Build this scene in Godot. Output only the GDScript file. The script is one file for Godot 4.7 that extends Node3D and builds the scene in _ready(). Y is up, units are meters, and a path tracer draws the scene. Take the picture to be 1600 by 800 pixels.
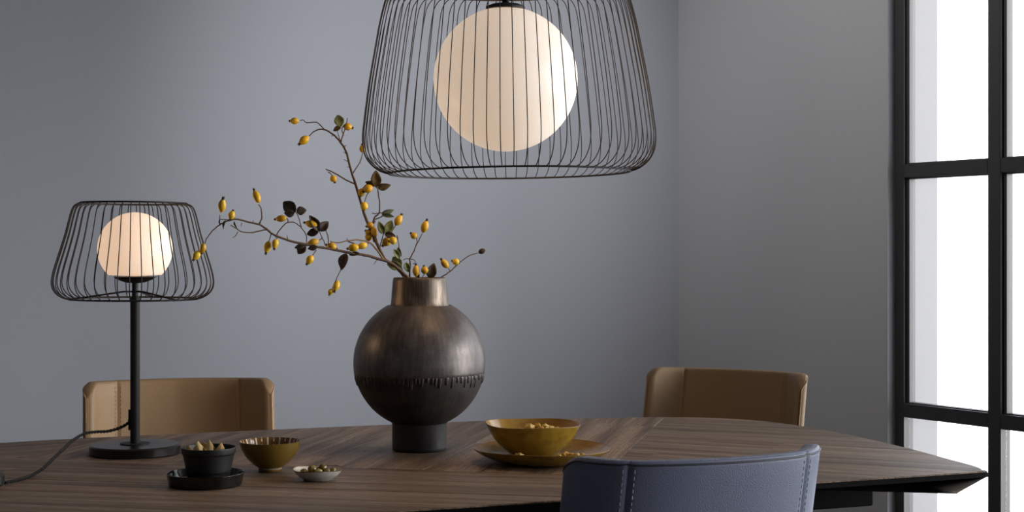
extends Node3D
# A dining corner: oval wooden table with tableware, a vase of rosehip branches, two wire lamps and three bucket chairs, by a tall steel window.

const FOCAL := 2400.0      # focal length in pixels of the 1600 wide frame
const HORIZON := 390.0     # row of the horizon
const EYE := 1.183         # camera height
const TOP := 0.75          # table top height

var M := {}
var used := {}
var rng := RandomNumberGenerator.new()


# ---------------------------------------------------------------- helpers

func px(x: float, y: float, d: float) -> Vector3:
	return Vector3((x - 800.0) / FOCAL * d, EYE - (y - HORIZON) / FOCAL * d, -d)


func numbered(called: String) -> String:
	if not used.has(called):
		used[called] = 0
		return called
	used[called] += 1
	return "%s_%03d" % [called, used[called]]


func tag(o: Node3D, label: String, category: String, group := "") -> Node3D:
	o.set_meta("label", label)
	o.set_meta("category", category)
	if group:
		o.set_meta("group", group)
	return o


func thing(called: String, label: String, category: String, at := Vector3.ZERO, turn := 0.0, group := "") -> Node3D:
	var o := Node3D.new()
	o.name = numbered(called)
	add_child(o)
	o.position = at
	o.rotation.y = turn
	return tag(o, label, category, group)


func part(called: String, mesh: Mesh, material: Material, parent: Node) -> MeshInstance3D:
	var o := MeshInstance3D.new()
	o.mesh = mesh
	o.material_override = material
	o.name = numbered(called) if parent == self else unique(called, parent)
	parent.add_child(o, true)
	return o


func unique(called: String, parent: Node) -> String:
	var k := 0
	var wanted := called
	while parent.has_node(wanted):
		k += 1
		wanted = "%s_%03d" % [called, k]
	return wanted


func begin() -> SurfaceTool:
	var st := SurfaceTool.new()
	st.begin(Mesh.PRIMITIVE_TRIANGLES)
	st.set_smooth_group(0)
	return st


func done(st: SurfaceTool) -> ArrayMesh:
	st.generate_normals()
	return st.commit()


func tri(st: SurfaceTool, a: Vector3, b: Vector3, c: Vector3, uva := Vector2.ZERO, uvb := Vector2.ZERO, uvc := Vector2.ZERO) -> void:
	st.set_uv(uva); st.add_vertex(a)
	st.set_uv(uvb); st.add_vertex(b)
	st.set_uv(uvc); st.add_vertex(c)


# rows of points; the front is where rows run up and columns run to the right
func grid(st: SurfaceTool, rows: Array, uvs: Array = []) -> void:
	for i in rows.size() - 1:
		var n: int = rows[i].size()
		for j in n - 1:
			var a: Vector3 = rows[i][j]
			var b: Vector3 = rows[i][j + 1]
			var c: Vector3 = rows[i + 1][j + 1]
			var d: Vector3 = rows[i + 1][j]
			var ua := Vector2(float(j) / (n - 1), float(i) / (rows.size() - 1))
			var ub := Vector2(float(j + 1) / (n - 1), ua.y)
			var uc := Vector2(ub.x, float(i + 1) / (rows.size() - 1))
			var ud := Vector2(ua.x, uc.y)
			if uvs:
				ua = uvs[i][j]; ub = uvs[i][j + 1]; uc = uvs[i + 1][j + 1]; ud = uvs[i + 1][j]
			if not a.is_equal_approx(b):
				tri(st, a, c, b, ua, uc, ub)
			if not c.is_equal_approx(d):
				tri(st, a, d, c, ua, ud, uc)


# profiles run upwards on the outside; each one is a smoothing group of its own
func lathe(profiles: Array, segs := 48, wobble = null) -> ArrayMesh:
	var st := begin()
	var g := 0
	for p in profiles:
		st.set_smooth_group(g)
		g += 1
		var rows := []
		for q in p:
			var row := PackedVector3Array()
			for k in segs + 1:
				var a := TAU * (k % segs) / segs
				var v := Vector3(q.x * sin(a), q.y, q.x * cos(a))
				row.append(wobble.call(v, a) if wobble != null else v)
			rows.append(row)
		grid(st, rows)
	return done(st)


func smooth(pts: Array, per := 6, closed := false) -> Array:
	var out := []
	var n := pts.size()
	var last := n if closed else n - 1
	for i in last:
		var p0 = pts[(i - 1 + n) % n] if closed or i > 0 else pts[0] * 2.0 - pts[1]
		var p1 = pts[i]
		var p2 = pts[(i + 1) % n]
		var p3 = pts[(i + 2) % n] if closed or i + 2 < n else pts[n - 1] * 2.0 - pts[n - 2]
		for k in per:
			var t := float(k) / per
			out.append(0.5 * ((2.0 * p1) + (p2 - p0) * t + (2.0 * p0 - 5.0 * p1 + 4.0 * p2 - p3) * t * t + (3.0 * p1 - p0 - 3.0 * p2 + p3) * t * t * t))
	if not closed:
		out.append(pts[n - 1])
	return out


func tube(st: SurfaceTool, pts: Array, r0: float, r1: float, sides := 6, closed := false, caps := true) -> void:
	var rows := []
	var n := pts.size()
	var t0: Vector3 = (pts[1] - pts[0]).normalized()
	var side := t0.cross(Vector3.UP if absf(t0.y) < 0.9 else Vector3.RIGHT).normalized()
	for i in n + (1 if closed else 0):
		var k := i % n
		var before: Vector3 = pts[(k - 1 + n) % n] if closed or k > 0 else pts[0]
		var after: Vector3 = pts[(k + 1) % n] if closed or k < n - 1 else pts[n - 1]
		var t := (after - before).normalized()
		if closed and i == n:
			rows.append(rows[0])
			break
		side = (side - t * side.dot(t)).normalized()
		var up := t.cross(side)
		var r := lerpf(r0, r1, float(i) / maxf(1, n - 1))
		var row := PackedVector3Array()
		for s in sides + 1:
			var a := TAU * (s % sides) / sides
			row.append(pts[k] + (side * cos(a) - up * sin(a)) * r)
		rows.append(row)
	grid(st, rows)
	if caps and not closed:
		for e in [0, rows.size() - 1]:
			var c: Vector3 = pts[0] if e == 0 else pts[n - 1]
			for s in sides:
				if e == 0:
					tri(st, c, rows[e][s], rows[e][s + 1])
				else:
					tri(st, c, rows[e][s + 1], rows[e][s])


func tube_mesh(pts: Array, r0: float, r1: float, sides := 6, closed := false) -> ArrayMesh:
	var st := begin()
	tube(st, pts, r0, r1, sides, closed)
	return done(st)


func ring_points(r: float, y: float, n := 64) -> Array:
	var out := []
	for k in n:
		out.append(Vector3(r * sin(TAU * k / n), y, r * cos(TAU * k / n)))
	return out


func out_tri(st: SurfaceTool, a: Vector3, b: Vector3, c: Vector3, mid: Vector3) -> void:
	if (b - a).cross(c - a).dot((a + b + c) / 3.0 - mid) > 0.0:
		tri(st, a, c, b)
	else:
		tri(st, a, b, c)


func box(st: SurfaceTool, t: Transform3D, size: Vector3, bevel := 0.002) -> void:
	st.set_smooth_group(-1)
	var h := size / 2.0
	var b := minf(bevel, 0.45 * minf(size.x, minf(size.y, size.z)))
	var corner := func(s: Vector3, axis: int) -> Vector3:
		var v := Vector3.ZERO
		for k in 3:
			v[k] = s[k] * (h[k] if k == axis else h[k] - b)
		return t * v
	for axis in 3:
		var u := (axis + 1) % 3
		var w := (axis + 2) % 3
		for s in [-1.0, 1.0]:
			var q := []
			for k in [[-1.0, -1.0], [1.0, -1.0], [1.0, 1.0], [-1.0, 1.0]]:
				var sv := Vector3.ZERO
				sv[axis] = s; sv[u] = k[0]; sv[w] = k[1]
				q.append(corner.call(sv, axis))
			out_tri(st, q[0], q[1], q[2], t.origin)
			out_tri(st, q[0], q[2], q[3], t.origin)
			var e := []
			for k in [-1.0, 1.0]:
				var sv := Vector3.ZERO
				sv[u] = s; sv[w] = k
				for z in [-1.0, 1.0]:
					sv[axis] = z
					e.append([corner.call(sv, u), corner.call(sv, w)])
			for k in [0, 2]:
				out_tri(st, e[k][0], e[k][1], e[k + 1][0], t.origin)
				out_tri(st, e[k][1], e[k + 1][1], e[k + 1][0], t.origin)
	for sx in [-1.0, 1.0]:
		for sy in [-1.0, 1.0]:
			for sz in [-1.0, 1.0]:
				var s := Vector3(sx, sy, sz)
				out_tri(st, corner.call(s, 0), corner.call(s, 1), corner.call(s, 2), t.origin)


func box_mesh(size: Vector3, bevel := 0.002, at := Vector3.ZERO) -> ArrayMesh:
	var st := begin()
	box(st, Transform3D(Basis(), at), size, bevel)
	return done(st)


func mat(called: String, color: Color, rough := 0.5, metal := 0.0) -> StandardMaterial3D:
	var m := StandardMaterial3D.new()
	m.resource_name = called
	m.albedo_color = color
	m.roughness = rough
	m.metallic = metal
	M[called] = m
	return m


func noise_tex(freq: float, seed_: int, as_normal := false, strength := 4.0, octaves := 3, size := 256) -> NoiseTexture2D:
	var t := NoiseTexture2D.new()
	t.width = size
	t.height = size
	t.seamless = true
	var f := FastNoiseLite.new()
	f.seed = seed_
	f.frequency = freq
	f.noise_type = FastNoiseLite.TYPE_SIMPLEX_SMOOTH
	f.fractal_octaves = octaves
	t.noise = f
	t.as_normal_map = as_normal
	t.bump_strength = strength
	return t


func ramp_tex(freq: float, seed_: int, colors: Array, octaves := 4, size := 256) -> NoiseTexture2D:
	var t := noise_tex(freq, seed_, false, 1.0, octaves, size)
	var g := Gradient.new()
	g.offsets = PackedFloat32Array(range(colors.size()).map(func(k): return float(k) / (colors.size() - 1)))
	g.colors = PackedColorArray(colors)
	t.color_ramp = g
	return t


func wood_images() -> Array:
	# u runs across the grain, v along it
	var w := 256
	var h := 512
	var f := FastNoiseLite.new()
	f.seed = 11; f.frequency = 1.0; f.fractal_octaves = 2
	var color := Image.create(w, h, false, Image.FORMAT_RGB8)
	var bump := Image.create(w, h, false, Image.FORMAT_L8)
	var dark := Color(0.33, 0.265, 0.21)
	var mid := Color(0.49, 0.41, 0.335)
	var pale := Color(0.60, 0.525, 0.45)
	for y in h:
		var v := float(y) / h
		for x in w:
			var u := float(x) / w
			var bend := f.get_noise_2d(u * 1.5, v * 2.2) * 0.05
			var broad := f.get_noise_2d((u + bend) * 6.0 + 40.0, v * 1.3)
			var fine := f.get_noise_2d((u + bend) * 34.0 + 90.0, v * 3.0)
			var pore := f.get_noise_2d(u * 110.0 + 9.0, v * 26.0)
			var t := 0.50 + 0.58 * broad + 0.40 * fine
			var c := dark.lerp(mid, clampf(t * 2.0, 0, 1)).lerp(pale, clampf(t * 2.0 - 1.0, 0, 1))
			if pore > 0.28:
				c = c.darkened(minf(0.45, (pore - 0.28) * 1.4))
			color.set_pixel(x, y, c)
			var hgt := clampf(0.55 + 0.2 * fine - (0.5 if pore > 0.3 else 0.0), 0, 1)
			bump.set_pixel(x, y, Color(hgt, hgt, hgt))
	return [ImageTexture.create_from_image(color), ImageTexture.create_from_image(bump)]


func glaze_image(seed_: int, base: Color, streak: Color, fleck: Color) -> ImageTexture:
	var w := 512
	var h := 256
	var f := FastNoiseLite.new()
	f.seed = seed_; f.frequency = 1.0; f.fractal_octaves = 3
	var im := Image.create(w, h, false, Image.FORMAT_RGB8)
	for y in h:
		for x in w:
			var a := TAU * x / w
			var p := Vector3(cos(a), sin(a), 0)
			var run := f.get_noise_3d(p.x * 14.0, p.y * 14.0, y * 0.010)
			var cloud := f.get_noise_3d(p.x * 2.2, p.y * 2.2, y * 0.012 + 30.0)
			var spot := f.get_noise_3d(p.x * 30.0, p.y * 30.0, y * 0.16 + 60.0)
			var c := base.lerp(streak, clampf(0.4 + 0.7 * run + 0.8 * cloud, 0, 1))
			c = c.lerp(fleck, clampf((spot - 0.15) * 1.6, 0, 0.6))
			im.set_pixel(x, y, c)
	return ImageTexture.create_from_image(im)


func ribbed_glaze() -> ImageTexture:
	# the striped, dotted glaze inside the small brown bowl: u runs round, v up
	var w := 720
	var h := 96
	var im := Image.create(w, h, false, Image.FORMAT_RGB8)
	var f := FastNoiseLite.new()
	f.seed = 5; f.frequency = 0.09
	for y in h:
		for x in w:
			var k := x % 24
			var brown := Color(0.33, 0.24, 0.13).lerp(Color(0.47, 0.35, 0.2), 0.5 + 0.5 * f.get_noise_2d(x, y * 0.3))
			var c := brown
			if k < 6:
				if (x / 24) % 2 == 0:
					c = Color(0.86, 0.80, 0.68)
				elif absf(k - 2.5) < 2.5 and (y % 14) < 8:
					c = Color(0.88, 0.82, 0.7)
			im.set_pixel(x, y, c)
	return ImageTexture.create_from_image(im)


# ---------------------------------------------------------------- setting

var room := Transform3D()


func struct(called: String, mesh: Mesh, material: Material) -> MeshInstance3D:
	var o := part(called, mesh, material, self)
	o.transform = room
	o.set_meta("kind", "structure")
	return o


func boxes(list: Array, bevel := 0.0005) -> ArrayMesh:
	var st := begin()
	for b in list:   # [x0, x1, y0, y1, z0, z1]
		var lo := Vector3(b[0], b[2], b[4])
		var hi := Vector3(b[1], b[3], b[5])
		box(st, Transform3D(Basis(), (lo + hi) / 2.0), hi - lo, bevel)
	return done(st)


const FAR_WINDOW := 1.205     # where the first window starts, metres from the corner
const ROOM_W := 5.6
const ROOM_D := 7.6
const ROOM_H := 3.0
const WINDOWS := [[1.205, 3.02], [3.35, 5.165], [5.5, 7.315]]  # first is in view; the others are unseen, placed to light from the right


func make_room() -> void:
	struct("floor", boxes([[-ROOM_W - 0.2, 0.25, -0.15, 0.0, -0.2, ROOM_D + 0.2]]), M.floor)
	struct("ceiling", boxes([[-ROOM_W - 0.2, 0.25, ROOM_H, ROOM_H + 0.15, -0.2, ROOM_D + 0.2]]), M.ceiling)
	struct("wall_back", boxes([[-ROOM_W - 0.2, 0.25, 0.0, ROOM_H, -0.2, 0.0]]), M.wall)
	struct("wall_left", boxes([[-ROOM_W - 0.2, -ROOM_W, 0.0, ROOM_H, 0.0, ROOM_D]]), M.wall_unseen)  # walls out of view, darkened so they bounce less light
	struct("wall_front", boxes([[-ROOM_W - 0.2, 0.25, 0.0, ROOM_H, ROOM_D, ROOM_D + 0.2]]), M.wall_unseen)
	var w := []
	var z := 0.0
	for k in WINDOWS:
		w.append([0.0, 0.25, 0.0, ROOM_H, z, k[0]])
		w.append([0.0, 0.25, 0.0, 0.06, k[0], k[1]])
		w.append([0.0, 0.25, 2.78, ROOM_H, k[0], k[1]])
		z = k[1]
	w.append([0.0, 0.25, 0.0, ROOM_H, z, ROOM_D])
	struct("wall_right", boxes(w), M.wall_right)
	struct("baseboard_back", boxes([[-ROOM_W, 0.0, 0.0, 0.09, 0.0, 0.015]]), M.wall)
	struct("baseboard_right", boxes([[-0.015, 0.0, 0.0, 0.09, 0.016, FAR_WINDOW]]), M.wall_right)
	for k in 3:
		steel_window("window_%d" % (k + 1), WINDOWS[k][0], WINDOWS[k][1])


func steel_window(called: String, z0: float, z1: float) -> void:
	var o := Node3D.new()
	o.name = called
	add_child(o)
	o.transform = room
	o.set_meta("kind", "structure")
	var fx0 := 0.036
	var fx1 := 0.085
	var jamb := 0.042
	var mull := 0.054
	var bar := 0.049
	var y0 := 0.06
	var y1 := 2.78
	part("outer_reveal", boxes([[fx1, 0.249, y0, y1, z0 - 0.001, z0 + 0.004], [fx1, 0.249, y0, y1, z1 - 0.004, z1 + 0.001]]), M.render_grey, o)
	var cols := []
	var pitch := (z1 - z0 - 0.447) / 3.0
	for k in 3:
		cols.append(z0 + 0.447 + k * pitch)
	var rows := [0.612, 1.462, 2.312]
	part("frame_jamb", boxes([[fx0, fx1, y0, y1, z0, z0 + jamb]], 0.002), M.steel, o)
	part("frame_jamb", boxes([[fx0, fx1, y0, y1, z1 - jamb, z1]], 0.002), M.steel, o)
	part("frame_rail", boxes([[fx0, fx1, y0, y0 + jamb, z0 + jamb, z1 - jamb]], 0.002), M.steel, o)
	part("frame_rail", boxes([[fx0, fx1, y1 - jamb, y1, z0 + jamb, z1 - jamb]], 0.002), M.steel, o)
	for c in cols:
		part("mullion", boxes([[fx0, fx1, y0 + jamb, y1 - jamb, c - mull / 2, c + mull / 2]], 0.002), M.steel, o)
	var zs := [z0 + jamb]
	for c in cols:
		zs.append(c - mull / 2)
		zs.append(c + mull / 2)
	zs.append(z1 - jamb)
	var ys := [y0 + jamb]
	for r in rows:
		ys.append(r - bar / 2)
		ys.append(r + bar / 2)
	ys.append(y1 - jamb)
	for k in 4:
		var a: float = zs[k * 2]
		var b: float = zs[k * 2 + 1]
		for r in rows:
			part("transom", boxes([[fx0, fx1, r - bar / 2, r + bar / 2, a, b]], 0.002), M.steel, o)
		for j in 4:
			var c: float = ys[j * 2]
			var d: float = ys[j * 2 + 1]
			if j > 0:
				part("glazing_bead", boxes([[fx0 + 0.014, fx1 - 0.004, c, d, a, a + 0.014], [fx0 + 0.014, fx1 - 0.004, c, d, b - 0.006, b], [fx0 + 0.014, fx1 - 0.004, c, c + 0.004, a + 0.014, b - 0.006], [fx0 + 0.014, fx1 - 0.004, d - 0.004, d, a + 0.014, b - 0.006]], 0.001), M.bead, o)
			part("pane", boxes([[0.062, 0.066, c, d, a, b]], 0.0002), M.glass, o)


# an unseen spotlight placed to brighten a wall: base plate, arm, drum and lit lens, all out of the frame above
func unseen_ceiling_spot(label: String, at: Vector3, aim: Vector3, energy: float, half_angle: float) -> void:
	var t := thing("unseen_ceiling_spotlight", label, "spotlight", room * at, 0.0)
	var dir: Vector3 = (room * aim - t.position).normalized()
	part("base_plate", lathe([[Vector2(0, -0.02), Vector2(0.05, -0.02), Vector2(0.05, -0.0005)]], 24), M.black_metal, t)
	part("arm", tube_mesh([Vector3(0, -0.02, 0), Vector3(0, -0.12, 0)], 0.008, 0.008, 8), M.black_metal, t)
	var turn := frame_for(dir, Vector3.RIGHT)
	var drum := part("drum", lathe([[Vector2(0, -0.07), Vector2(0.03, -0.07), Vector2(0.042, -0.05), Vector2(0.042, 0.06), Vector2(0.038, 0.06), Vector2(0.038, 0.045), Vector2(0, 0.045)]], 24), M.black_metal, t)
	drum.transform = Transform3D(turn, Vector3(0, -0.14, 0))
	var lens := part("lens", lathe([[Vector2(0, 0.046), Vector2(0.036, 0.046), Vector2(0.036, 0.05), Vector2(0, 0.052)]], 24), M.lens, t)
	lens.transform = drum.transform
	var l := SpotLight3D.new()
	l.name = "unseen_spot_beam"
	l.light_energy = energy
	l.light_color = Color(1.0, 0.985, 0.97)
	l.spot_angle = half_angle
	l.spot_angle_attenuation = 1.0
	l.light_size = 0.036
	l.spot_range = 12.0
	l.spot_attenuation = 2.0
	l.shadow_enabled = true
	t.add_child(l)
	l.position = Vector3(0, -0.14, 0) + dir * 0.065
	l.basis = Basis.looking_at(dir)


# ---------------------------------------------------------------- table

const U := Vector3(0.93, 0, -0.367)
const V := Vector3(-0.367, 0, -0.93)


func uv_point(u: float, v: float, y := 0.0) -> Vector3:
	return U * u + V * v + Vector3(0, y, 0)


func table_outline() -> Array:
	var half := [Vector2(0.85, 3.652), Vector2(1.318, 3.645), Vector2(1.6, 3.605), Vector2(1.762, 3.570), Vector2(1.890, 3.520), Vector2(1.99, 3.428), Vector2(2.045, 3.27), Vector2(2.055, 3.05), Vector2(2.035, 2.80), Vector2(2.005, 2.60), Vector2(1.990, 2.515), Vector2(1.970, 2.470), Vector2(1.935, 2.452), Vector2(1.587, 2.450), Vector2(1.2, 2.440), Vector2(0.85, 2.435)]
	var s := smooth(half, 5)
	var out := []
	for q in s:
		out.append(q)
	for k in range(s.size() - 2, 0, -1):
		out.append(Vector2(1.7 - s[k].x, s[k].y))
	return out


func inset(poly: Array, d: float) -> Array:
	var out := []
	var n := poly.size()
	for k in n:
		var t: Vector2 = (poly[(k + 1) % n] - poly[(k - 1 + n) % n]).normalized()
		out.append(poly[k] + Vector2(t.y, -t.x) * d)
	return out


func make_table() -> void:
	var t := thing("dining_table", "long oval wooden dining table with a dark brown plank top and thin black edge", "table")
	var outline := table_outline()
	var centre := Vector2(0.85, 3.04)
	# black edge: upright band, bevel below it, flat underside
	var st := begin()
	var loops := [[0.0025, TOP - 0.0026], [0.0, TOP - 0.004], [0.0, TOP - 0.0118], [0.002, TOP - 0.0128]]
	var rows := []
	for l in loops:
		var row := PackedVector3Array()
		var ins := inset(outline, l[0])
		for k in ins.size() + 1:
			var q: Vector2 = ins[k % ins.size()]
			row.append(uv_point(q.x, q.y, l[1]))
		rows.append(row)
	for k in rows.size() - 1:
		st.set_smooth_group(k)
		grid(st, [rows[k], rows[k + 1]])
	for e in [0, rows.size() - 1]:
		st.set_smooth_group(10 + e)
		var c := uv_point(centre.x, centre.y, loops[e][1])
		for k in rows[e].size() - 1:
			out_tri(st, c, rows[e][k], rows[e][k + 1], uv_point(centre.x, centre.y, TOP - 0.02))
	part("edge_band", done(st), M.table_edge, t).set_meta("label", "black table edge")
	st = begin()
	rows = []
	for l in [[0.003, TOP - 0.0130], [0.11, TOP - 0.031], [0.115, TOP - 0.033]]:
		var row := PackedVector3Array()
		var ins := inset(outline, l[0])
		for k in ins.size() + 1:
			var q: Vector2 = ins[k % ins.size()]
			row.append(uv_point(q.x, q.y, l[1]))
		rows.append(row)
	for k in 2:
		st.set_smooth_group(k)
		grid(st, [rows[k], rows[k + 1]])
	for e in [0, 2]:
		st.set_smooth_group(10 + e)
		var c := uv_point(centre.x, centre.y, rows[e][0].y)
		for k in rows[e].size() - 1:
			out_tri(st, c, rows[e][k], rows[e][k + 1], uv_point(centre.x, centre.y, TOP - 0.025))
	part("underside_bevel", done(st), M.table_bevel, t).set_meta("label", "dark brown bevelled underside")
	# herringbone planks, cut to the outline
	var poly := PackedVector2Array()
	for q in inset(outline, 0.002):
		poly.append(Vector2((U * q.x + V * q.y).x, -(U * q.x + V * q.y).z))
	# fields of planks meet along two long joints (X, distance from the camera)
	var joint_dir := Vector2(0.213, 0.977)
	var right_joint := Vector2(0.395, 3.97)
	var left_joint := Vector2(-1.018, 3.217)
	var low := Vector2(-0.33, 3.047)
	var low_dir := Vector2(0.978, -0.206)
	var far := 6.0
	var corner := func(p: Vector2) -> Vector2: return p + joint_dir * ((low - p).cross(low_dir) / joint_dir.cross(low_dir))
	var rc: Vector2 = corner.call(right_joint)
	var lc: Vector2 = corner.call(left_joint)
	var fields := [
		[[rc, rc - joint_dir * far, rc - joint_dir * far + Vector2(far, 0), rc + joint_dir * far + Vector2(far, 0), rc + joint_dir * far], -25.0, 0.132, right_joint],
		[[lc, rc, rc + joint_dir * far, lc + joint_dir * far], 77.7, 0.118, right_joint],
		[[rc - joint_dir * far, rc, lc - low_dir * far, lc - low_dir * far - joint_dir * far], -11.9, 0.132, low],
		[[lc, lc + joint_dir * far, lc + joint_dir * far - low_dir * far, lc - low_dir * far], 35.0, 0.13, left_joint]]
	for f in fields:
		var zone := PackedVector2Array(f[0])
		var along := Vector2.from_angle(deg_to_rad(f[1]))
		var across := Vector2(-along.y, along.x)
		var w: float = f[2]
		for area in Geometry2D.intersect_polygons(zone, poly):
			for k in range(-24, 25):
				var base: Vector2 = f[3] + across * k * w
				var gap := 0.0005
				var strip := PackedVector2Array([base - along * far + across * gap, base + along * far + across * gap, base + along * far + across * (w - gap), base - along * far + across * (w - gap)])
				for piece in Geometry2D.intersect_polygons(strip, area):
					plank(t, piece, along, base + across * w * 0.5)
	# steel frame below
	for s in [2.64, 3.44]:
		part("frame_beam", bar_uv(-0.12, 1.82, s - 0.02, s + 0.02, 0.665, 0.7165), M.table_edge, t)
	for s in [-0.1, 1.80]:
		part("frame_crossbar", bar_uv(s - 0.02, s + 0.02, 2.661, 3.419, 0.665, 0.7165), M.table_edge, t)
	for s in [0.25, 1.45]:
		part("frame_crossbar", bar_uv(s - 0.04, s + 0.04, 2.661, 3.419, 0.665, 0.7165), M.table_edge, t)
		part("leg", bar_uv(s - 0.05, s + 0.05, 2.78, 2.86, 0.02, 0.657), M.steel, t)
		part("leg", bar_uv(s - 0.05, s + 0.05, 3.22, 3.30, 0.02, 0.657), M.steel, t)
		part("foot", bar_uv(s - 0.05, s + 0.05, 2.66, 3.42, 0.0, 0.02), M.steel, t)


func bar_uv(u0: float, u1: float, v0: float, v1: float, y0: float, y1: float) -> ArrayMesh:
	var st := begin()
	box(st, Transform3D(Basis(U, Vector3.UP, -V), uv_point((u0 + u1) / 2, (v0 + v1) / 2, (y0 + y1) / 2)), Vector3(u1 - u0, y1 - y0, v1 - v0), 0.003)
	return done(st)


func plank(t: Node3D, piece: PackedVector2Array, along: Vector2, mid: Vector2) -> void:
	if Geometry2D.is_polygon_clockwise(piece):
		piece.reverse()
	var area := 0.0
	for k in piece.size():
		area += piece[k].cross(piece[(k + 1) % piece.size()]) / 2.0
	if absf(area) < 0.0004:
		return
	var kept := PackedVector2Array()
	for k in piece.size():
		if kept.is_empty() or (piece[k].distance_to(kept[kept.size() - 1]) > 0.002 and (k < piece.size() - 1 or piece[k].distance_to(kept[0]) > 0.002)):
			kept.append(piece[k])
	piece = kept
	var across := Vector2(-along.y, along.x)
	var shift := Vector2(rng.randf(), rng.randf())
	var slide := rng.randf_range(-0.0002, 0.0002)
	var lift := func(q: Vector2, y: float) -> Vector3: return Vector3(q.x, y, -q.y)
	var uv := func(q: Vector2) -> Vector2: return Vector2((q - mid).dot(across) / 0.26, (q - mid).dot(along) / 1.3) + shift
	var st := begin()
	st.set_smooth_group(-1)
	var inner := PackedVector2Array()
	var n := piece.size()
	for k in n:
		var e0 := (piece[k] - piece[(k - 1 + n) % n]).normalized()
		var e1 := (piece[(k + 1) % n] - piece[k]).normalized()
		var nb := (Vector2(-e0.y, e0.x) + Vector2(-e1.y, e1.x)).normalized()
		inner.append(piece[k] + nb * 0.0007)
	var top := TOP + slide
	for k in n:
		var k2 := (k + 1) % n
		for s in [[piece[k], TOP - 0.0026, piece[k2], piece[k], TOP - 0.0008, piece[k2]], [piece[k], TOP - 0.0008, piece[k2], inner[k], top, inner[k2]]]:
			var a: Vector3 = lift.call(s[0], s[1])
			var b: Vector3 = lift.call(s[2], s[1])
			var c: Vector3 = lift.call(s[5], s[4])
			var d: Vector3 = lift.call(s[3], s[4])
			tri(st, a, c, b, uv.call(s[0]), uv.call(s[5]), uv.call(s[2]))
			tri(st, a, d, c, uv.call(s[0]), uv.call(s[3]), uv.call(s[5]))
	var heart := Vector2.ZERO       # every piece is convex: a fan round its middle
	for q in inner:
		heart += q / n
	for k in n:
		var q := [heart, inner[k], inner[(k + 1) % n]]
		var a: Vector3 = lift.call(q[0], top)
		var b: Vector3 = lift.call(q[1], top)
		var c: Vector3 = lift.call(q[2], top)
		if (b - a).cross(c - a).y > 0.0:
			tri(st, a, c, b, uv.call(q[0]), uv.call(q[2]), uv.call(q[1]))
		else:
			tri(st, a, b, c, uv.call(q[0]), uv.call(q[1]), uv.call(q[2]))
	part("plank", done(st), M["wood_%d" % rng.randi_range(0, 4)], t)


# ---------------------------------------------------------------- chairs

const PLAN := [Vector2(0, 0), Vector2(0.06, 0.003), Vector2(0.12, 0.014), Vector2(0.165, 0.031), Vector2(0.192, 0.049), Vector2(0.212, 0.071), Vector2(0.227, 0.096), Vector2(0.237, 0.124)]
const LEAN := 0.22
const SEAT := 0.47


# one vertical slice of the padded shell at arc length s from the middle
func shell_slice(arc: float, pts: Array, lens: Array, seam: float, thick: float) -> PackedVector3Array:
	var s := absf(arc)
	var k := 0
	while k < lens.size() - 2 and lens[k + 1] < s:
		k += 1
	var f := clampf((s - lens[k]) / (lens[k + 1] - lens[k]), 0, 1)
	var p: Vector2 = pts[k].lerp(pts[k + 1], f)
	var d0: Vector2 = (pts[mini(k + 1, pts.size() - 1)] - pts[maxi(k - 1, 0)]).normalized()
	var d1: Vector2 = (pts[mini(k + 2, pts.size() - 1)] - pts[k]).normalized()
	var d := d0.lerp(d1, f).normalized()
	var nrm := Vector2(d.y, -d.x)          # outwards, away from the sitter
	var sg := signf(arc) if arc != 0.0 else 1.0
	var total: float = lens[lens.size() - 1]
	var top := 0.834 + 0.003 * smoothstep(seam - 0.02, total, s)
	var to_end := total - s
	var half := thick / 2.0
	var e := 0.042
	if to_end < e:
		top -= e - sqrt(maxf(0.0, e * e - (e - to_end) * (e - to_end)))
	if to_end < half:
		half = half * sqrt(maxf(0.02, 1.0 - pow(1.0 - to_end / half, 2.0)))
	var near_seam := absf(s - seam)
	half -= 0.0035 * exp(-pow(near_seam / 0.004, 2.0))
	var out := PackedVector3Array()
	var bottom := SEAT - 0.09
	var ring := []
	var steps := 12
	for i in steps + 1:
		ring.append(Vector2(half, lerpf(bottom, top - half, float(i) / steps)))
	for i in range(1, 8):
		var a := PI * i / 8.0
		ring.append(Vector2(half * signf(cos(a)) * pow(absf(cos(a)), 0.55) if i != 4 else 0.0, top - half + half * pow(sin(a), 0.7)))
	for i in steps + 1:
		ring.append(Vector2(-half, lerpf(top - half, bottom, float(i) / steps)))
	for q in ring:
		var puff: float = 1.0
		if q.x < 0:
			puff = 1.0 + 0.35 * sin(PI * clampf(s / seam if s < seam else (s - seam) / (total - seam), 0, 1)) * (1.0 if s > seam else 0.6)
		var w: Vector2 = p + nrm * q.x * puff
		out.append(Vector3(sg * w.x, q.y, 0.20 - w.y + LEAN * (q.y - SEAT)))
	return out


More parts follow.
